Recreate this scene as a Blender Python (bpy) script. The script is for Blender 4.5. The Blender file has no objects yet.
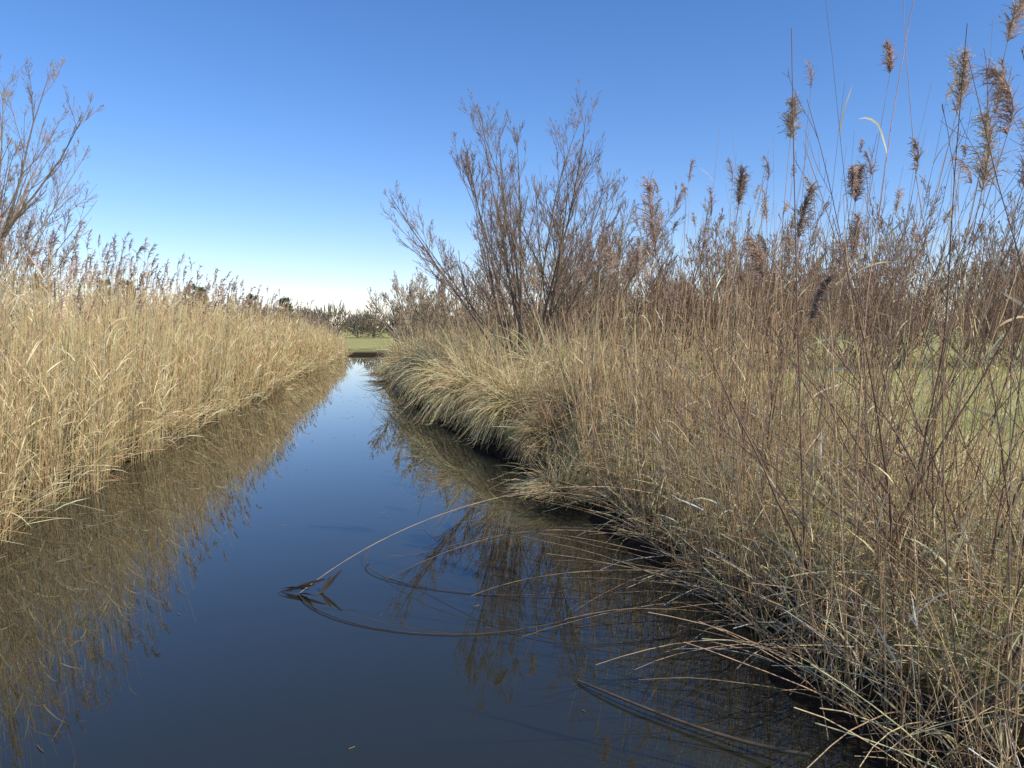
import bpy, math
import numpy as np
rng = np.random.default_rng(11)
U = lambda a, b, n=None: rng.uniform(a, b, n)
def norm(v): return v / (np.linalg.norm(v, axis=-1, keepdims=True) + 1e-9)

# ---------------------------------------------------------------- terrain
def XL(y): return np.interp(y, [-30, 4, 7.7, 10.4, 16, 26, 55, 70], [-5.0, -5.0, -5.3, -5.8, -6.75, -8.5, -12.8, -15])
def XR(y): return np.interp(y, [-30, 0, 3.3, 5.4, 7.3, 9.7, 13.2, 18, 24, 40, 47, 60], [2.2, 1.95, 1.68, 1.42, 1.05, .5, -.75, -2.15, -3.65, -6.5, -7.6, -9])
def wob(x, y, f=1.0):
    return (np.sin(1.3*f*x+0.7*f*y+1)+np.sin(-0.9*f*x+1.7*f*y+2.3)+0.6*np.sin(2.9*f*x+2.1*f*y+.4)+0.5*np.sin(3.7*f*y-2.2*f*x+4.))/3.1
def sdf(x, y):
    a = np.maximum(np.maximum(XL(y)-x, x-XR(y)), y-55.0)
    b = np.maximum(np.maximum(-14-x, y-55.0), 47.5-y)
    b = np.maximum(b, x-80)
    return np.minimum(a, b) + 0.22*wob(x, y, 1.1) + 0.1*wob(x+5, y+3, 3.0)
def sm(t): t = np.clip(t, 0, 1); return t*t*(3-2*t)
def H(x, y):
    s = sdf(x, y)
    right = x > (XL(y)+XR(y))/2
    hb = np.where(right & (y < 46), 0.35+0.45*sm((y-5)/6), 0.28)
    far = 0.42 + 0.08*wob(x, y, .13) + 0.04*wob(x, y, .6)
    top = hb + (far-hb)*sm((s-2.0)/5.0)
    steep = np.where(right & (y < 46), .5*sm((y-6)/4), 0)      # undercut bank further along on the right
    prof = (1-steep)*sm((s+.15)/1.3) + steep*sm((s+.02)/.36)
    land = top*prof + 0.05*wob(x, y, 2.3)*sm(s/1.0)
    return np.where(s > 0, np.maximum(land, 0.03+0.05*np.minimum(s,1)), np.maximum(-0.7, s*0.7))

# ---------------------------------------------------------------- strand mesh builder
class Acc:
    def __init__(s): s.v=[]; s.f=[]; s.c=[]; s.n=0
    def add(s, P, R, C, S=3):
        N, K, _ = P.shape
        if N == 0: return
        R = np.broadcast_to(R, (N, K)) if np.ndim(R) == 2 else np.broadcast_to(np.asarray(R).reshape(-1, 1), (N, K))
        C = np.asarray(C, float)
        if C.ndim == 1: C = np.broadcast_to(C, (N, 3))
        if C.ndim == 2: C = np.broadcast_to(C[:, None, :], (N, K, 3))
        T = norm(np.gradient(P, axis=1))
        ref = norm(rng.normal(size=(N, 1, 3))*np.array([1, 1, .3]))
        n1 = norm(np.cross(T, ref)); n2 = np.cross(T, n1)
        if S == 2:
            off = np.stack([n1, -n1], 2)
        else:
            a = np.arange(S)*2*np.pi/S
            off = np.cos(a)[None, None, :, None]*n1[:, :, None, :] + np.sin(a)[None, None, :, None]*n2[:, :, None, :]
        V = P[:, :, None, :] + R[:, :, None, None]*off
        idx = s.n + np.arange(N*K*S).reshape(N, K, S)
        if S == 2:
            F = np.stack([idx[:, :-1, 0], idx[:, :-1, 1], idx[:, 1:, 1], idx[:, 1:, 0]], -1)
        else:
            i2 = np.roll(idx, -1, axis=2)
            F = np.stack([idx[:, :-1], i2[:, :-1], i2[:, 1:], idx[:, 1:]], -1)
        s.v.append(V.reshape(-1, 3)); s.f.append(F.reshape(-1, 4))
        s.c.append(np.broadcast_to(C[:, :, None, :], (N, K, S, 3)).reshape(-1, 3)); s.n += N*K*S
    def build(s, name, mat):
        V = np.concatenate(s.v); F = np.concatenate(s.f); C = np.concatenate(s.c)
        me = bpy.data.meshes.new(name)
        me.vertices.add(len(V)); me.vertices.foreach_set("co", V.astype(np.float32).ravel())
        me.loops.add(len(F)*4); me.loops.foreach_set("vertex_index", F.astype(np.int32).ravel())
        me.polygons.add(len(F)); me.polygons.foreach_set("loop_start", (np.arange(len(F))*4).astype(np.int32))
        me.update(calc_edges=True)
        me.shade_smooth()
        at = me.color_attributes.new("Col", 'FLOAT_COLOR', 'POINT')
        C4 = np.concatenate([np.clip(C, 0, 1), np.ones((len(C), 1))], 1)
        at.data.foreach_set("color", C4.astype(np.float32).ravel())
        me.materials.append(mat)
        ob = bpy.data.objects.new(name, me); bpy.context.scene.collection.objects.link(ob)
        return ob

def jitter(base, n, v=.2, h=.05):
    c = np.array(base)[None]*np.exp(rng.normal(0, v, (n, 1)))*(1+rng.normal(0, h, (n, 3)))
    return np.clip(c, .004, .85)

# ---------------------------------------------------------------- growth
def grow(st, d0, L, K, up=0.0, wander=0.05):
    N = len(st); P = np.zeros((N, K, 3)); P[:, 0] = st; d = norm(d0); p = st.copy()
    L = np.broadcast_to(L, (N,))
    for k in range(1, K):
        p = p + d*(L/(K-1))[:, None]; P[:, k] = p
        d = d + rng.normal(0, wander, (N, 3)); d[:, 2] += (np.asarray(up)/(K-1))
        d = norm(d)
    return P
def taper(r0, r1, K): return r0[:, None]*(1-np.linspace(0, 1, K))[None] + r1[:, None]*np.linspace(0, 1, K)[None]
def sample(P, t):
    N, K, _ = P.shape; f = t*(K-1); i = np.minimum(f.astype(int), K-2); w = (f-i)[:, None]
    n = np.arange(N); a = P[n, i]; b = P[n, i+1]
    return a*(1-w)+b*w, norm(b-a)
def children(P, L, R, m, t0, t1, ang, ratio, K, up, wander, rr=.6, rmin=.003, tf=.75):
    N = len(P); rep = np.repeat(np.arange(N), m); t = U(t0, t1, len(rep))
    pos, tan = sample(P[rep], t)
    per = norm(np.cross(tan, rng.normal(size=(len(rep), 3))))
    a = np.radians(rng.normal(ang, ang*.25, len(rep)))[:, None]
    d = tan*np.cos(a)+per*np.sin(a); d[:, 2] += .12
    L2 = L[rep]*ratio*(1.15-tf*t)*U(.6, 1.25, len(rep))
    r_at = R[rep, 0]*(1-t)+R[rep, -1]*t
    r0 = np.maximum(r_at*rr, rmin); r1 = np.maximum(r0*.35, rmin*.8)
    P2 = grow(pos, d, L2, K, up, wander)
    return P2, L2, taper(r0, r1, K)
def bare_tree(acc, base, h, n=12, spread=35, r=.05, m=(11, 8, 4), col=(.13, .10, .08), tw=(.17, .12, .09), rmin=.004, trunk=0.0, lean=(0, 0), up=.35, ratio=(.42, .45, .5), basew=.25, dome=.0, t0=.15, ang=(28, 32, 34)):
    base = np.array(base, float)
    if trunk > 0:
        Pt = grow(base[None], np.array([[lean[0]*.3, lean[1]*.3, 1.]]), np.array([trunk]), 6, 0, .03)
        acc.add(Pt, taper(np.array([r*2.4]), np.array([r*1.7]), 6), jitter(col, 1, .05), 8)
        st = np.repeat(Pt[:, -1], n, 0) + rng.normal(0, .02, (n, 3)); st[:, 2] -= U(0, trunk*.4, n)
    else:
        st = np.repeat(base[None], n, 0) + np.c_[rng.normal(0, basew, (n, 2)), -np.full(n, .1)]
    az = (np.arange(n)*2.399+U(-.3, .3, n)); q = np.sqrt((np.arange(n)+.5)/n); el = np.radians(spread)*q
    d = np.c_[np.sin(el)*np.cos(az)+lean[0], np.sin(el)*np.sin(az)+lean[1], np.cos(el)]
    L = (h-trunk)*U(.85, 1.05, n)*(1-dome*q**2)
    P0 = grow(st, d, L, 12, up, .05); R0 = taper(r*U(.5, 1.15, n), np.full(n, max(rmin, r*.12)), 12)
    acc.add(P0, R0, jitter(col, n, .12), 6)
    P, LL, R = P0, L, R0
    for i, mm in enumerate(m):
        K = [8, 6, 4, 4][i]
        P, LL, R = children(P, LL, R, mm, [t0, .12, .1][min(i, 2)], .98, ang[min(i, 2)], ratio[min(i, 2)], K, .3, .06, .55, rmin, .85)
        acc.add(P, R, jitter(col if i == 0 else tw, len(P), .18), 4 if i == 0 else 3)
    return P0

# plumes ------------------------------------------------------------
def plumes(acc, tip, tdir, wind, L, M, w, col, fine=0):
    N = len(tip); K = 7
    if N == 0: return
    ax = np.zeros((N, K, 3)); d = norm(tdir); p = tip.copy(); ax[:, 0] = p
    for k in range(1, K):
        p = p+d*(L/(K-1))[:, None]; ax[:, k] = p
        d = norm(d+wind*.17+np.array([0, 0, -.05]))
    acc.add(ax, np.full((N, K), w*.5), jitter(col, N, .1)*.8, 3)
    rep = np.repeat(np.arange(N), M); t = U(0, .97, len(rep))
    pos, tan = sample(ax[rep], t)
    per = norm(np.cross(tan, rng.normal(size=(len(rep), 3))))
    a = np.radians(U(4, 42, len(rep)))[:, None]
    dd = tan*np.cos(a)+per*np.sin(a)+wind[rep]*U(.1, .9, (len(rep), 1))
    l = L[rep]*(.48-.24*t)*U(.35, 1.2, len(rep))*np.clip(.5+t*3, 0, 1)
    B = grow(pos, dd, l, 6, -1.2*U(.2, 1.6, len(rep)), .17)
    prof = np.array([.5, 1, 1, .8, .6, .2])[None]*w*U(.5, 1.3, (len(rep), 1))
    pc = jitter(col, N, .2, .03)[rep]
    acc.add(B, prof, pc*np.exp(rng.normal(0, .22, (len(rep), 1))), 2)
    if fine:
        r2 = np.repeat(np.arange(len(B)), fine); t2 = U(.1, 1, len(r2))
        p2, tn = sample(B[r2], t2)
        dd = tn+rng.normal(0, .55, (len(r2), 3))
        S = grow(p2, dd, U(.008, .024, len(r2)), 3, -.2, .05)
        acc.add(S, np.array([[.0006, .0014, .0003]])*np.ones((len(r2), 1)), pc[r2]*1.25*np.exp(rng.normal(0, .3, (len(r2), 1))), 2)

def leaves(acc, P, m, Lr, w, col, t0=.15, t1=.95, K=5, out=(15, 45), droop=-1.0, v=.2):
    N = len(P); rep = np.repeat(np.arange(N), m); t = U(t0, t1, len(rep)); pos, tan = sample(P[rep], t)
    per = norm(np.cross(tan, rng.normal(size=(len(rep), 3))))
    a = np.radians(U(out[0], out[1], len(rep)))[:, None]
    B = grow(pos, tan*np.cos(a)+per*np.sin(a), U(Lr[0], Lr[1], len(rep)), K, droop*U(.1, 1.3, len(rep)), .07)
    prof = np.interp(np.linspace(0, 1, K), [0, .3, .7, 1], [.6, 1, .7, .08])[None]*U(w*.5, w*1.2, (len(rep), 1))
    acc.add(B, prof, jitter(col, len(rep), v), 2)

# ---------------------------------------------------------------- materials
def veg_mat(name, trans=.25, rough=.6, spec=.3):
    m = bpy.data.materials.new(name); m.use_nodes = True; nt = m.node_tree; n = nt.nodes; n.clear()
    out = n.new('ShaderNodeOutputMaterial'); b = n.new('ShaderNodeBsdfPrincipled'); at = n.new('ShaderNodeAttribute'); at.attribute_name = "Col"
    b.inputs['Roughness'].default_value = rough; b.inputs['Specular IOR Level'].default_value = spec
    geo = n.new('ShaderNodeNewGeometry'); nz = n.new('ShaderNodeTexNoise'); nz.inputs['Scale'].default_value = 9; nz.inputs['Detail'].default_value = 1
    nt.links.new(geo.outputs['Position'], nz.inputs['Vector'])
    mr = n.new('ShaderNodeMapRange'); mr.inputs[1].default_value = .3; mr.inputs[2].default_value = .7; mr.inputs[3].default_value = .8; mr.inputs[4].default_value = 1.2
    nt.links.new(nz.outputs['Fac'], mr.inputs[0])
    mx = n.new('ShaderNodeVectorMath'); mx.operation = 'SCALE'
    nt.links.new(at.outputs['Color'], mx.inputs[0]); nt.links.new(mr.outputs[0], mx.inputs['Scale'])
    nt.links.new(mx.outputs[0], b.inputs['Base Color'])
    if trans > 0:
        tr = n.new('ShaderNodeBsdfTranslucent'); nt.links.new(mx.outputs[0], tr.inputs['Color'])
        ms = n.new('ShaderNodeMixShader'); ms.inputs[0].default_value = trans
        nt.links.new(b.outputs[0], ms.inputs[1]); nt.links.new(tr.outputs[0], ms.inputs[2]); nt.links.new(ms.outputs[0], out.inputs[0])
    else: nt.links.new(b.outputs[0], out.inputs[0])
    return m
M_reed = veg_mat("dry_reed", .28, .5, .35)
M_bark = veg_mat("twig_bark", 0, .7, .25)
M_grass = veg_mat("dry_grass", .3, .6, .25)

def ground_mat():
    m = bpy.data.materials.new("meadow_soil"); m.use_nodes = True; nt = m.node_tree; n = nt.nodes; L = nt.links
    b = n['Principled BSDF']; b.inputs['Roughness'].default_value = .95; b.inputs['Specular IOR Level'].default_value = .1
    geo = n.new('ShaderNodeNewGeometry'); sep = n.new('ShaderNodeSeparateXYZ'); L.new(geo.outputs['Position'], sep.inputs[0])
    def noise(s, d=6):
        x = n.new('ShaderNodeTexNoise'); x.inputs['Scale'].default_value = s; x.inputs['Detail'].default_value = d; L.new(geo.outputs['Position'], x.inputs['Vector']); return x
    a = noise(.12); c = noise(1.6); f = noise(22, 8)
    r1 = n.new('ShaderNodeValToRGB'); r1.color_ramp.elements[0].position = .35; r1.color_ramp.elements[1].position = .62
    r1.color_ramp.elements[0].color = (.29, .32, .095, 1); r1.color_ramp.elements[1].color = (.50, .44, .18, 1); L.new(a.outputs[0], r1.inputs[0])
    r2 = n.new('ShaderNodeValToRGB'); r2.color_ramp.elements[0].position = .35; r2.color_ramp.elements[1].position = .7
    r2.color_ramp.elements[0].color = (.28, .30, .09, 1); r2.color_ramp.elements[1].color = (.54, .44, .21, 1); L.new(c.outputs[0], r2.inputs[0])
    mx = n.new('ShaderNodeMix'); mx.data_type = 'RGBA'; mx.inputs[0].default_value = .5; L.new(r1.outputs[0], mx.inputs[6]); L.new(r2.outputs[0], mx.inputs[7])
    mr = n.new('ShaderNodeMapRange'); mr.inputs[1].default_value = .3; mr.inputs[2].default_value = .7; mr.inputs[3].default_value = .6; mr.inputs[4].default_value = 1.25; L.new(f.outputs[0], mr.inputs[0])
    sc = n.new('ShaderNodeVectorMath'); sc.operation = 'SCALE'; L.new(mx.outputs[2], sc.inputs[0]); L.new(mr.outputs[0], sc.inputs['Scale'])
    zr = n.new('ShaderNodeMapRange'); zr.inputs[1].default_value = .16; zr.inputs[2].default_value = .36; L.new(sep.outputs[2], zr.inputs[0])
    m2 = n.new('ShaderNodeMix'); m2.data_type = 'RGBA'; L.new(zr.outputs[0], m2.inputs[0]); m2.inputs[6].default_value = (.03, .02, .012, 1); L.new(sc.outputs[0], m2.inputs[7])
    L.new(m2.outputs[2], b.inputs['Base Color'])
    bp = n.new('ShaderNodeBump'); bp.inputs['Strength'].default_value = .6; bp.inputs['Distance'].default_value = .04; L.new(f.outputs[0], bp.inputs['Height']); L.new(bp.outputs[0], b.inputs['Normal'])
    return m
xs = np.unique(np.concatenate([-np.geomspace(24, 4000, 30), np.arange(-24, -9, .25), np.arange(-9, 5, .14), np.arange(5, 14, .25), np.geomspace(14, 4000, 34)]))
ys = np.unique(np.concatenate([-np.geomspace(8, 4000, 20), np.arange(-8, 60, .22), np.geomspace(60, 5000, 40)]))
X, Y = np.meshgrid(xs, ys); Z = H(X, Y)
nx, ny = len(xs), len(ys); V = np.stack([X, Y, Z], -1).reshape(-1, 3); idx = np.arange(nx*ny).reshape(ny, nx)
F = np.stack([idx[:-1, :-1], idx[:-1, 1:], idx[1:, 1:], idx[1:, :-1]], -1).reshape(-1, 4)
me = bpy.data.meshes.new("ground"); me.from_pydata(V.tolist(), [], F.tolist()); me.shade_smooth(); me.materials.append(ground_mat())
g = bpy.data.objects.new("ground", me); bpy.context.scene.collection.objects.link(g)

# water: dark, nearly still
m = bpy.data.materials.new("canal_water"); m.use_nodes = True; nt = m.node_tree; n = nt.nodes; b = n['Principled BSDF']
b.inputs['Base Color'].default_value = (.024, .025, .016, 1); b.inputs['Roughness'].default_value = .006; b.inputs['IOR'].default_value = 1.56
geo = n.new('ShaderNodeNewGeometry'); mp = n.new('ShaderNodeMapping'); mp.inputs['Scale'].default_value = (1, .7, 1); nt.links.new(geo.outputs['Position'], mp.inputs[0])
nz = n.new('ShaderNodeTexNoise'); nz.inputs['Scale'].default_value = 7; nz.inputs['Detail'].default_value = 0; nt.links.new(mp.outputs[0], nz.inputs['Vector'])
bp = n.new('ShaderNodeBump'); bp.inputs['Strength'].default_value = .008; bp.inputs['Distance'].default_value = .01
nt.links.new(nz.outputs[0], bp.inputs['Height']); nt.links.new(bp.outputs[0], b.inputs['Normal'])
me = bpy.data.meshes.new("water"); me.from_pydata([(-30, -3999, 0), (100, -3999, 0), (100, 62, 0), (-30, 62, 0)], [], [(0, 1, 2, 3)]); me.materials.append(m)
w = bpy.data.objects.new("water", me); bpy.context.scene.collection.objects.link(w)

# ---------------------------------------------------------------- left reed bed
STRAW = (.84, .62, .33); LEAF = (.85, .67, .39); PLUME = (.45, .33, .24)
def hgt_left(y): return np.interp(y, [0, 9, 20, 40, 56], [2.5, 2.55, 2.6, 2.1, 1.8])
def reed_bed_left():
    A = Acc(); N = 19000
    y = 2+53.5*U(0, 1, N)**1.35; off = 8*U(0, 1, N)**2.0-.25
    x = XL(y)-off-.35*wob(y*1.0, y*.7, 1.4)
    edge = np.clip(1-off/1.2, 0, 1)
    z = np.maximum(H(x, y), -.25)-.03
    h = hgt_left(y)*np.clip(rng.normal(.86, .15, N), .4, 1.22)*(1-.25*edge*U(0, 1, N))*(1+.09*wob(x, y, .9))
    az = U(0, 2*np.pi, N); lean = np.abs(rng.normal(0, .07, N)); br = U(0, 1, N) < (.02+.12*edge)
    lean = np.where(br, U(.35, 1.1, N), lean)
    d = np.c_[np.cos(az)*lean+edge*.12*U(0, 1, N)+.03, np.sin(az)*lean, np.ones(N)]
    d[:, 0] = np.where(br, np.abs(d[:, 0]), d[:, 0])
    h = np.where(br, h*U(.5, .8, N), h)
    P = grow(np.c_[x, y, z], d, h, 6, np.where(br, -.4, -.03), .018)
    wr = .0043*np.clip(y/11, .9, 3.2)
    R = taper(wr, wr*.5, 6)
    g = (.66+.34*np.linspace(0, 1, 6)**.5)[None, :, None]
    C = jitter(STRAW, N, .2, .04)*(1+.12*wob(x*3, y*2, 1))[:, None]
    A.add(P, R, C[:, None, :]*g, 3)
    near = y < 20
    leaves(A, P[near], 2, (.15, .42), .006, LEAF, .25, .98, 4)
    leaves(A, P[~near], 2, (.2, .45), .012, LEAF, .3, .98, 3)
    pm = (~br) & (U(0, 1, N) < .15) & (off > .1)
    n_ = pm.sum(); P2 = P[pm]
    ext = grow(P2[:, -1], P2[:, -1]-P2[:, -2], U(.05, .9, n_)*np.clip(3.3-h[pm], .2, 1), 3, 0, .03); A.add(ext, (wr[pm]*.5), C[pm], 3)
    tp = ext[:, -1]; td = ext[:, -1]-ext[:, -2]
    wv = np.tile(np.array([[.45, -.15, 0]]), (n_, 1))+rng.normal(0, .35, (n_, 3))
    yn = y[pm]
    for lo, hi, M_, w_ in [(0, 16, 36, .005), (16, 30, 20, .0085), (30, 60, 9, .015)]:
        s = (yn >= lo) & (yn < hi)
        plumes(A, tp[s], td[s], wv[s], U(.22, .38, s.sum()), M_, w_, PLUME)
    n2 = 2600; y2 = 3+40*U(0, 1, n2)**1.4; x2 = XL(y2)+U(-.9, .3, n2); z2 = np.maximum(H(x2, y2), 0)+U(.0, .35, n2)
    a = U(0, 6.28, n2); B = grow(np.c_[x2, y2, z2], np.c_[np.cos(a)+.5, np.sin(a), U(.1, 1.3, n2)], U(.3, 1.0, n2), 5, -.6, .06)
    B[..., 2] = np.maximum(B[..., 2], .004)
    A.add(B, .003*np.clip(y2/10, .9, 2.5), jitter(STRAW, n2, .3), 3)
    A.build("reed_bed", M_reed)
reed_bed_left()

# ---------------------------------------------------------------- right reed bed
BROWN = (.56, .38, .22)
def reed_bed_right():
    A = Acc()
    N = 2500
    y = 1.8+10*U(0, 1, N)**1.0; off = 3.2*U(0, 1, N)**2.0+.02+np.clip(y-8.5, 0, 4)*.35; x = XR(y)+off
    keep = (wob(x*2.2, y*2.2, 1.0)+rng.normal(0, .4, N)) > -.40; x, y, off = x[keep], y[keep], off[keep]; N = len(x)
    z = np.maximum(H(x, y), -.2)-.03
    h = np.clip(rng.normal(1.2, .48, N), .35, 2.5)*np.where(y < 4, .8, 1)*np.interp(y, [8, 12], [1, .8])
    az = U(0, 6.28, N); ln = np.abs(rng.normal(0, .19, N)); edge = np.clip(1-off/.6, 0, 1)
    d = np.c_[np.cos(az)*ln-.25*edge*U(0, 1, N)+.05, np.sin(az)*ln-.02, np.ones(N)]
    P = grow(np.c_[x, y, z], d, h, 7, -.06-.35*edge*U(0, 1, N), .022)
    mix = U(0, 1, (N, 1)); C = jitter(STRAW, N, .22)*mix+jitter(BROWN, N, .3)*(1-mix)
    wr = U(.0018, .0042, N)*np.clip(y/5, .8, 2)
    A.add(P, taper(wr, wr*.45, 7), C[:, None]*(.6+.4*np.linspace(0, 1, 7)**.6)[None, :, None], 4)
    s = U(0, 1, N) < .5
    leaves(A, P[s], 2, (.12, .34), .0045, LEAF, .1, .9, 5, (12, 50), -1.1, .3)
    # tall reeds
    N = 290
    y = U(2.9, 11.0, N); x = XR(y)+.15+3.4*U(0, 1, N)**.7; z = H(x, y)
    h = np.clip(rng.normal(2.4, .65, N), 1.4, 4.0)+.18*(x-XR(y))-.12*np.clip(y-8, 0, 4)
    d = np.c_[rng.normal(.12, .11, N), rng.normal(-.02, .08, N), np.ones(N)]
    P = grow(np.c_[x, y, z], d, h, 9, -.03, .025); wr = U(.0024, .0042, N)*np.clip(y/6, .9, 1.6)
    A.add(P, taper(wr, wr*.35, 9), jitter((.50, .35, .2), N, .4), 5)
    leaves(A, P[::2], 2, (.15, .4), .006, LEAF, .2, .85)
    pm = U(0, 1, N) < .2; n_ = pm.sum()
    plumes(A, P[pm][:, -1], P[pm][:, -1]-P[pm][:, -2], np.tile(np.array([[-.4, -.2, 0]]), (n_, 1))+rng.normal(0, .45, (n_, 3)), U(.15, .36, n_), 70, .0027, PLUME, 5)
    # thick old stems close by
    N = 66
    y = U(2.5, 5.0, N); x = XR(y)+U(.15, 1.8, N); z = H(x, y)
    d = np.c_[U(-.15, .45, N), rng.normal(0, .12, N), np.ones(N)]
    P = grow(np.c_[x, y, z], d, U(1.3, 4.1, N), 10, -.05, .03); wr = U(.0035, .0072, N)
    cc = jitter((.28, .19, .125), N, .3); lt = U(0, 1, N) < .45; cc[lt] = jitter((.72, .53, .30), lt.sum(), .2)
    A.add(P, taper(wr, wr*.35, 10), cc, 6)
    leaves(A, P[lt], 4, (.2, .5), .008, LEAF, .1, .8, 7, (15, 60), -1.3)
    # stems leaning out low over the margin
    N = 48
    y = U(3.0, 7.0, N); x = XR(y)+U(.4, 1.6, N); z = H(x, y)
    P = grow(np.c_[x, y, z], np.c_[-U(.4, 1.3, N), rng.normal(0, .3, N), np.ones(N)], U(1.0, 2.3, N), 9, -.1, .04); wr = U(.0025, .0048, N)
    A.add(P, taper(wr, wr*.3, 9), jitter((.34, .23, .15), N, .35), 5)
    # flowering reeds: plume tip x,y,z, lean of stem, length of plume
    tips = [(1.06, 5.5, 2.5, .18, .55), (1.84, 5, 3.25, .12, .26), (1.81, 6, 2.98, .16, .28), (2.98, 6, 4.0, .3, .24), (2.92, 4.5, 3.68, .35, .36),
            (2.62, 4, 3.02, .3, .42), (2.5, 4, 2.72, .25, .42), (1.91, 5, 2.6, .1, .34), (2.74, 6, 3.0, .25, .28), (2.5, 5.5, 2.5, .2, .34), (-.05, 9, 2.25, -.1, .36),
            (1.06, 8, 2.55, .1, .32), (1.25, 7.5, 2.5, .1, .4), (1.81, 4.5, 2.05, .1, .3), (1.68, 5, 2.3, .12, .32), (2.78, 4.1, 2.75, .3, .38),
            (.3, 10, 2.5, .0, .32), (2.7, 4.6, 3.3, .3, .36), (2.35, 5.2, 2.9, .2, .32)]
    T = np.array(tips); tp = T[:, :3]; bx = tp[:, 0]-T[:, 3]*1.4; bx = np.maximum(bx, XR(tp[:, 1])+.05); by = tp[:, 1]+rng.normal(0, .12, len(T))
    bz = H(bx, by)-.03; s = np.linspace(0, 1, 12)[None, :, None]; b0 = np.c_[bx, by, bz][:, None]
    lin = b0*(1-s)+tp[:, None]*s; bow = np.sin(s*np.pi)*np.array([-.07, .0, .0])*U(-.2, 1.4, (len(T), 1, 1)); Pp = lin+bow
    A.add(Pp, taper(np.full(len(T), .0042), np.full(len(T), .0018), 12), jitter((.44, .31, .18), len(T), .2), 6)
    wd = np.tile(np.array([[-.3, -.15, 0]]), (len(T), 1))+rng.normal(0, .5, (len(T), 3))*np.array([1, 1, .2])
    plumes(A, Pp[:, -1], Pp[:, -1]-Pp[:, -3], wd, T[:, 4], 210, .0025, PLUME, 8)
    # straw litter at bank foot
    n2 = 5200; y2 = 1.8+8.5*U(0, 1, n2)**1.3; x2 = XR(y2)+U(0, 1, n2)**1.2*3.2+.03; z2 = np.maximum(H(x2, y2), 0)+U(0, .3, n2)*np.clip((x2-XR(y2))/.6, .1, 1)
    a = U(0, 6.28, n2); B = grow(np.c_[x2, y2, z2], np.c_[np.cos(a)-.15, np.sin(a)-.1, U(-.1, 1.4, n2)], U(.25, .95, n2), 6, -.5, .05)
    B[..., 2] = np.maximum(B[..., 2], .003)
    A.add(B, U(.0012, .0036, n2), jitter((.80, .60, .35), n2, .4), 3)
    A.build("reed_bed", M_reed)
reed_bed_right()

# bent reeds over the water, plus a reflection loop modelled as a strand
def curve(pts, K=28):
    pts = np.array(pts, float); t = np.r_[0, np.cumsum(np.linalg.norm(np.diff(pts, axis=0), axis=1))]; t /= t[-1]
    deg = min(4, len(pts)-1); s = np.linspace(0, 1, K)
    c = np.stack([np.polyval(np.polyfit(t, pts[:, i], deg), s) for i in range(3)], 1)[None]
    c[..., 2] = np.maximum(c[..., 2], .006); return c
A = Acc()
for pts, r, cl in [([(1.75, 6.6, .35), (1.0, 6.5, .58), (.2, 6.2, .62), (-.4, 6., .54), (-1., 5.75, .34), (-1.6, 5.45, .01)], .0050, (.6, .46, .27)),
               ([(1.5, 6.0, .25), (.6, 5.9, .36), (-.1, 5.75, .36), (-.7, 5.7, .17), (-1.0, 5.75, .01)], .0042, (.45, .33, .2)),
               ([(1.5, 5.4, .3), (.5, 5.5, .42), (-.1, 5.7, .38), (-.75, 5.95, .16), (-1.1, 6.1, .1)], .004, (.5, .38, .22)),
               ([(1.5, 6.6, .3), (.6, 6.9, .5), (0, 7.1, .42), (-.6, 7.2, .2), (-.9, 7.3, .01)], .004, (.45, .33, .2)),
               ([(-1.6, 5.40, .012), (-1.3, 5.05, .008), (-.8, 4.75, .008), (-.2, 4.7, .008), (.4, 4.9, .03), (1.0, 5.2, .12), (1.6, 5.4, .25)], .0042, (.14, .10, .06)),  # not a stem: dark strand on the water imitating the long arc's reflection
               ([(-1.25, 6.35, .06), (-1.2, 6.0, .03), (-.95, 5.75, .01), (-.5, 5.5, .008), (.1, 5.4, .01), (.8, 5.6, .1)], .004, (.16, .12, .07)),
               ([(1.6, 5.0, .3), (.7, 5.1, .3), (.2, 5.2, .22), (-.3, 5.3, .04)], .004, (.45, .34, .2))]:
    C = curve(pts); A.add(C, taper(np.array([r]), np.array([r*.5]), 28), jitter(cl, 1, .1), 5)
n2 = 44; y2 = U(3.4, 8.5, n2); x2 = XR(y2)+U(0, .4, n2)
B = grow(np.c_[x2, y2, np.maximum(H(x2, y2), .05)+.05], np.c_[-U(.6, 1.2, n2), rng.normal(-.1, .35, n2), U(.1, .6, n2)], U(.6, 1.7, n2), 10, -.45*U(.4, 1.2, n2), .03)
B[..., 2] = np.maximum(B[..., 2], .004)
A.add(B, taper(np.full(n2, .004), np.full(n2, .0015), 10), jitter((.42, .30, .18), n2, .35), 4)
q = np.array([[-1.42, 5.5, .10], [-1.5, 5.48, .06], [-1.55, 5.46, .03], [-1.6, 5.45, .0], [-1.38, 5.5, .12], [-1.3, 5.52, .16]]); dd = np.array([[-.9, 0, -.25], [-.8, -.1, -.1], [-.7, .2, .1], [.5, -.5, .25], [-.4, -.2, -.7], [-.6, -.2, -.6]])
Lf = grow(q, dd, np.array([.34, .28, .24, .28, .2, .3]), 7, -.3, .04); Lf[..., 2] = np.maximum(Lf[..., 2], .004)
A.add(Lf, np.array([[.004, .009, .013, .012, .008, .004, .001]])*np.ones((6, 1)), jitter((.06, .045, .03), 6, .2), 2)
A.build("bent_reeds_and_reflection", M_reed)
A = Acc(); C = curve([(.37, 4.05, .012), (.65, 3.75, .03), (.95, 3.5, .03), (1.35, 3.2, .08)], 10)
A.add(C, taper(np.array([.006]), np.array([.011]), 10), jitter((.13, .095, .06), 1, .1, .01), 6); A.build("fallen_stick", M_bark)
A = Acc(); n2 = 240; y2 = U(3.3, 26, n2); s = U(0, 1, n2)**2; x2 = np.where(U(0, 1, n2) < .6, XR(y2)-s*2.5, XL(y2)+s*3)
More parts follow.
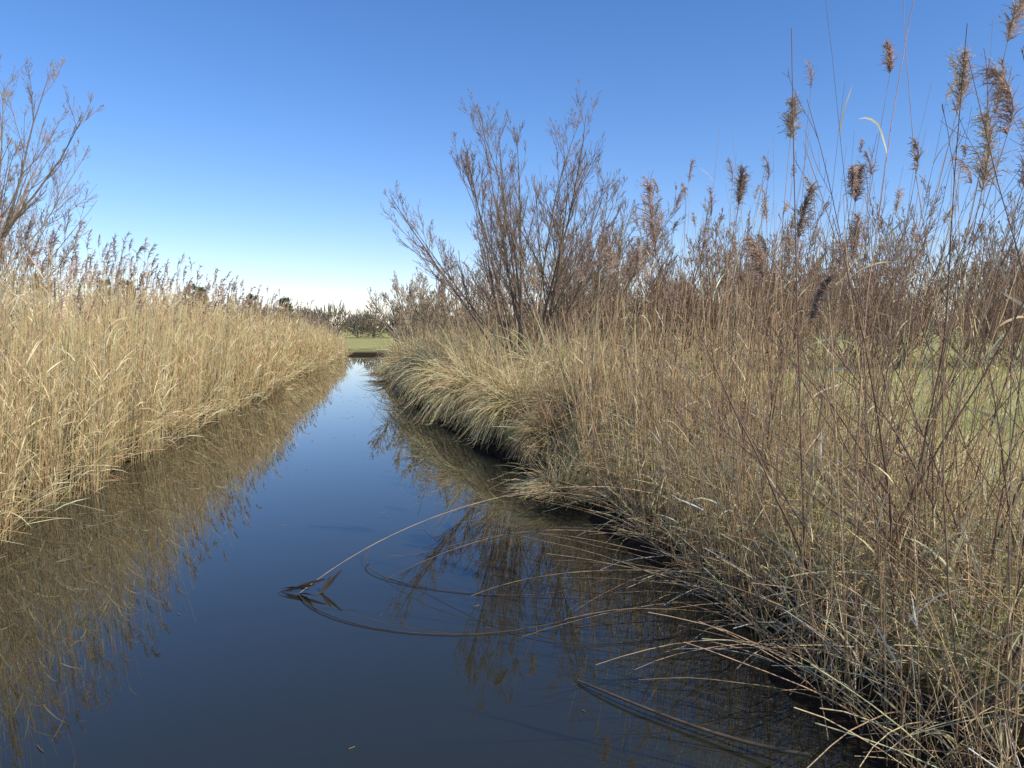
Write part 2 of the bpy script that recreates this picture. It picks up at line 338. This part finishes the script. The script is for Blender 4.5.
a = U(0, 6.28, n2); B = grow(np.c_[x2, y2, np.full(n2, .004)], np.c_[np.cos(a), np.sin(a), 0*a], U(.02, .09, n2), 3, 0, .15); B[..., 2] = .004
A.add(B, U(.001, .003, n2), jitter((.3, .24, .14), n2, .3), 3)
A.build("floating_debris", M_reed)

# ---------------------------------------------------------------- tussocks on right bank
def tussock(A, cx, cy, big, n, wd, tone):
    z = max(float(H(np.float64(cx), np.float64(cy))), .05)
    az = U(0, 6.28, n); el = np.radians(90-80*U(0, 1, n)**.7); rr = .30*big
    lx, ly = rng.normal(0, .10, 2)
    st = np.c_[cx+np.cos(az)*rr*U(0, 1, n), cy+np.sin(az)*rr*U(0, 1, n), np.full(n, z-.03)]
    P = grow(st, np.c_[np.cos(az)*np.cos(el)-.04+lx, np.sin(az)*np.cos(el)+ly, np.sin(el)], U(.5, 1.2, n)*big, 8, -3.4*U(.4, 1.5, n)*np.cos(el)-.4, .11)
    P[..., 2] = np.maximum(P[..., 2], .10+U(0, .12, n)[:, None])
    c = np.array((.85, .66, .35))*tone+np.array((.66, .45, .23))*(1-tone)
    C = jitter(c, n, .28); grn = U(0, 1, n) < .07; C[grn] = jitter((.44, .43, .15), grn.sum(), .2)
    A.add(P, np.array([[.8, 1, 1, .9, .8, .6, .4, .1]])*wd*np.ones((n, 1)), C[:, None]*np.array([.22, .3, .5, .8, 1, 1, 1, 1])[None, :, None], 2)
    k = max(6, n//60); s2 = np.c_[cx+rng.normal(0, .2, k)*big, cy+rng.normal(0, .2, k)*big, np.full(k, z)]
    Q = grow(s2, np.c_[rng.normal(0, .25, (k, 2)), np.ones(k)], U(.8, 1.5, k)*big, 6, -.2, .04); A.add(Q, np.full(k, wd*.8), jitter((.6, .45, .26), k, .25), 3)
def tussocks():
    A = Acc()
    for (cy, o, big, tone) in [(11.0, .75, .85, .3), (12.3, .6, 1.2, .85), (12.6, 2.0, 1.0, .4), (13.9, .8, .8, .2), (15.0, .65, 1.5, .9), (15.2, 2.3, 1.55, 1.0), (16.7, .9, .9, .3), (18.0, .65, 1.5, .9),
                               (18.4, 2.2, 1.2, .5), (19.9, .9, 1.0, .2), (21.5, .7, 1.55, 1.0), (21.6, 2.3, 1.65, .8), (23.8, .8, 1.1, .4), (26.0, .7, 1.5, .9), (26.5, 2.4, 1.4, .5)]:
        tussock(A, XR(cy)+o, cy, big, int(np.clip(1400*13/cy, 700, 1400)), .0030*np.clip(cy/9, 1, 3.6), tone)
    for y in np.concatenate([np.arange(8.4, 11, .9), np.arange(28, 46, 1.6)]):
        for row in range(3):
            if U(0, 1) < .16: continue
            cy = y+rng.normal(0, .3)+row*.4; cx = XR(cy)+.4+row*1.1+rng.normal(0, .2)
            big = U(.6, 1.2)*np.interp(cy, [8, 12, 16, 30, 47], [.6, .95, 1.25, 1.2, .95])
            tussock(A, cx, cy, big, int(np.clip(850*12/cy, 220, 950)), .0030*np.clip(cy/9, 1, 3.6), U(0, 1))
    for k in range(30):
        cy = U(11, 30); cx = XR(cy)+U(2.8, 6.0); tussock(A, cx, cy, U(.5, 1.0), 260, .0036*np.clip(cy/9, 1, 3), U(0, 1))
    A.build("grass_tussocks", M_grass)
tussocks()

A = Acc(); N = 800; y = U(11, 46, N); x = XR(y)+1.6+U(0, 1, N)*4; h = U(.7, 1.6, N)
P = grow(np.c_[x, y, H(x, y)], np.c_[rng.normal(0, .12, (N, 2)), np.ones(N)], h, 5, -.1, .04)
wr = .003*np.clip(y/8, 1, 3.2); A.add(P, taper(wr, wr*.5, 5), jitter((.56, .41, .24), N, .25), 3)
N = 34000; y = 3+40*U(0, 1, N)**1.3; x = XR(y)+1.0+U(0, 1, N)**1.2*(6+y*.75)
h = U(.10, .34, N); P = grow(np.c_[x, y, H(x, y)-.01], np.c_[rng.normal(0, .5, (N, 2)), np.ones(N)], h, 4, -.9, .1)
t = (wob(x, y, .5)*.5+.5+rng.normal(0, .25, N) > .5)[:, None]; C = np.where(t, jitter((.78, .64, .36), N, .2), jitter((.42, .47, .15), N, .2))
A.add(P, np.array([[1, .9, .6, .1]])*(.003*np.clip(y/8, 1, 4))[:, None], C, 2)
A.build("meadow_grass", M_grass)

# ---------------------------------------------------------------- shrubs and trees
def tree_ob(name, *a, **k):
    A = Acc(); bare_tree(A, *a, **k); return A.build(name, M_bark)
def B_(x, y): return (x, y, float(H(np.float64(x), np.float64(y))))
WC, WT = (.20, .15, .11), (.28, .20, .14)
tree_ob("willow_tree", B_(.2, 18), 6.5, n=19, spread=40, r=.05, m=(12, 9, 5), rmin=.0038, dome=.17, col=WC, tw=WT, ratio=(.40, .44, .46), up=.26, t0=.28, ang=(24, 28, 32), basew=.15)
tree_ob("willow_tree", B_(2.0, 21), 6.0, n=14, spread=38, r=.045, m=(11, 8, 5), rmin=.0046, dome=.17, col=WC, tw=WT, ratio=(.42, .46, .45), up=.26, t0=.25, ang=(24, 28, 32))
tree_ob("willow_tree", B_(-4.4, 33), 3.9, n=14, spread=44, r=.035, m=(10, 7, 4), rmin=.008, dome=.15, col=(.30, .25, .19), tw=(.44, .35, .23))
tree_ob("willow_tree", B_(-5.3, 43), 4.5, n=14, spread=46, r=.035, m=(9, 7, 3), rmin=.011, dome=.15, col=(.26, .22, .17), tw=(.40, .32, .2))
tree_ob("willow_tree", B_(-2.2, 27), 4.2, n=14, spread=42, r=.035, m=(10, 7, 4), rmin=.0072, dome=.15, col=(.28, .22, .17), tw=(.42, .33, .22))
tree_ob("bare_tree", B_(-16.3, 22), 10.6, n=18, spread=40, r=.07, m=(10, 8, 5), rmin=.0048, trunk=1.8, col=(.22, .17, .12), tw=(.34, .25, .16), dome=.15, ratio=(.42, .45, .45), ang=(24, 28, 32))
tree_ob("bare_tree", B_(-20.6, 29), 9.0, n=14, spread=44, r=.055, m=(10, 8, 5), rmin=.007, trunk=1.2, col=(.2, .16, .12), tw=(.36, .27, .17), dome=.15)
A = Acc()
for x, y, h in [(3.2, 24, 4.8), (5.2, 26, 5.8), (7.6, 25, 5.4), (9.8, 28, 6.2), (12.4, 27, 6.0), (15, 30, 6.6), (17.5, 28, 6.2), (20.5, 30, 6.6), (6.8, 32, 6.8), (11, 34, 7.2), (24.5, 35, 7.4), (18, 37, 7.6), (1.8, 29, 5.1), (0, 38, 5.6), (23, 30, 6.4), (3.5, 31, 6.2), (14, 36, 7.2)]:
    bare_tree(A, B_(x, y), h, n=17, spread=52, r=.032, m=(9, 7, 4), rmin=.0085, col=(.21, .15, .11), tw=(.33, .225, .15), basew=.7, dome=.2, t0=.1)
A.build("shrub_thicket", M_bark)
for x, y, h, lx, n_ in [(2.9, 3.9, 3.3, -.05, 9), (2.5, 4.4, 2.4, -.6, 9), (3.0, 5.2, 3.6, .1, 9), (2.1, 6.6, 2.0, -.3, 8), (3.5, 7.6, 2.9, .1, 8), (4.6, 8.5, 3.4, .1, 8)]:
    tree_ob("dogwood_shrub", B_(x, y), h, n=n_, spread=34, r=.0085, m=(6, 3), rmin=.0016*max(1, y/5), col=(.20, .13, .09), tw=(.28, .185, .125), lean=(lx, 0), ratio=(.38, .4), up=.2)

for x, y, h in [(-46, 84, 7.4), (-41, 80, 6.8), (-37, 86, 7.0), (-33.5, 80, 6.0), (-28.5, 82, 5.4), (-24, 78, 4.8), (-50, 78, 7.4)]:
    A = Acc(); bz = B_(x, y); tr = grow(np.array([bz]), np.array([[0, 0, 1.]]), np.array([h*.95]), 8, 0, .02)
    A.add(tr, taper(np.array([.14]), np.array([.03]), 8), jitter((.12, .08, .055), 1, .1), 7)
    nb = 60; t = U(.15, 1, nb); p, tn = sample(np.repeat(tr, nb, 0), t); az = U(0, 6.28, nb)
    br = grow(p, np.c_[np.cos(az), np.sin(az), U(0, .5, nb)], (1.05-t)*h*.36+.25, 5, .2, .08); A.add(br, taper(np.full(nb, .03), np.full(nb, .01), 5), jitter((.1, .07, .05), nb, .1), 3)
    rep = np.repeat(np.arange(nb), 50); p, tn = sample(br[rep], U(.2, 1, len(rep))); dd = tn+rng.normal(0, .7, (len(rep), 3)); dd[:, 2] += .3
    A.add(grow(p, dd, U(.15, .4, len(rep)), 3, 0, .1), np.array([[.02, .045, .01]])*np.ones((len(rep), 1)), jitter((.08, .11, .045), len(rep), .3), 2)
    A.build("pine_tree", M_grass)
A = Acc()
def cloud(x, y, h, wd, n, col, thick):
    z0 = .4; u = norm(rng.normal(size=(n, 3)))*U(.2, 1, (n, 1))**.5
    p = np.c_[x+u[:, 0]*wd, y+u[:, 1]*wd, z0+h*.5+u[:, 2]*h*.5]; p[:, 2] = np.maximum(p[:, 2], z0)
    d = p-np.array([x, y, z0-.2]); P = grow(p, d+rng.normal(0, .8, (n, 3)), U(.12, .3, n)*h, 3, .2, .1)
    A.add(P, np.array([[1, .8, .3]])*thick*np.ones((n, 1)), jitter(col, n, .25), 3)
    A.add(grow(np.array([[x, y, z0]]), np.array([[0, 0, 1.]]), np.array([h*.8]), 4, 0, .05), taper(np.array([thick*3]), np.array([thick]), 4), jitter(col, 1, .1), 5)
for i in range(190):
    x = -330+i*3.6+rng.normal(0, 2); y = 330+rng.normal(0, 25); h = U(4, 8) if U(0, 1) < .75 else U(8, 12)
    cloud(x, y, h, U(3, 6), 170, (.15, .15, .13) if U(0, 1) < .7 else (.09, .11, .08), .17)
for i in range(46):
    x = 12+i*3.2+rng.normal(0, 2); y = 95+rng.normal(0, 12); cloud(x, y, U(5, 9.5), U(2, 3.4), 220, (.26, .2, .14), .045)
for i in range(30):
    x = -66+i*2.2; y = 125+rng.normal(0, 8); cloud(x, y, U(3., 5.5), U(1.8, 3), 240, (.17, .145, .10), .07)
A.build("distant_tree_line", M_bark)

# ---------------------------------------------------------------- light
AZ, EL = math.radians(124), math.radians(40)
wd = bpy.data.worlds.new("World"); bpy.context.scene.world = wd; wd.use_nodes = True; nt = wd.node_tree
sky = nt.nodes.new('ShaderNodeTexSky'); sky.sky_type = 'NISHITA'; sky.sun_disc = False; sky.sun_elevation = EL; sky.sun_rotation = AZ
sky.altitude = 0; sky.air_density = 1.0; sky.dust_density = .1; sky.ozone_density = 4.5
hs = nt.nodes.new('ShaderNodeHueSaturation'); hs.inputs['Saturation'].default_value = 1.2
tn = nt.nodes.new('ShaderNodeVectorMath'); tn.operation = 'MULTIPLY'; tn.inputs[1].default_value = (1.22, 1.06, 1.16)
bg = nt.nodes['Background']; bg.inputs['Strength'].default_value = .15
nt.links.new(sky.outputs[0], hs.inputs['Color']); nt.links.new(hs.outputs[0], tn.inputs[0]); nt.links.new(tn.outputs[0], bg.inputs[0])
sl = bpy.data.lights.new("sun", 'SUN'); sl.energy = 5.0; sl.angle = math.radians(.5); sl.color = (1, .91, .77)
so = bpy.data.objects.new("sun", sl); bpy.context.scene.collection.objects.link(so)
from mathutils import Vector
so.rotation_euler = Vector((math.sin(AZ)*math.cos(EL), math.cos(AZ)*math.cos(EL), math.sin(EL))).to_track_quat('Z', 'Y').to_euler()
# camera
cd = bpy.data.cameras.new("camera"); cd.lens = 26; cd.sensor_width = 36; cd.clip_end = 9000; cd.clip_start = .05
co = bpy.data.objects.new("camera", cd); co.location = (0, 0, 2.0); co.rotation_euler = (math.radians(90-4.3), 0, 0)
bpy.context.scene.collection.objects.link(co); bpy.context.scene.camera = co
sc = bpy.context.scene; sc.view_settings.view_transform = 'Standard'; sc.view_settings.look = 'None'; sc.view_settings.exposure = 0
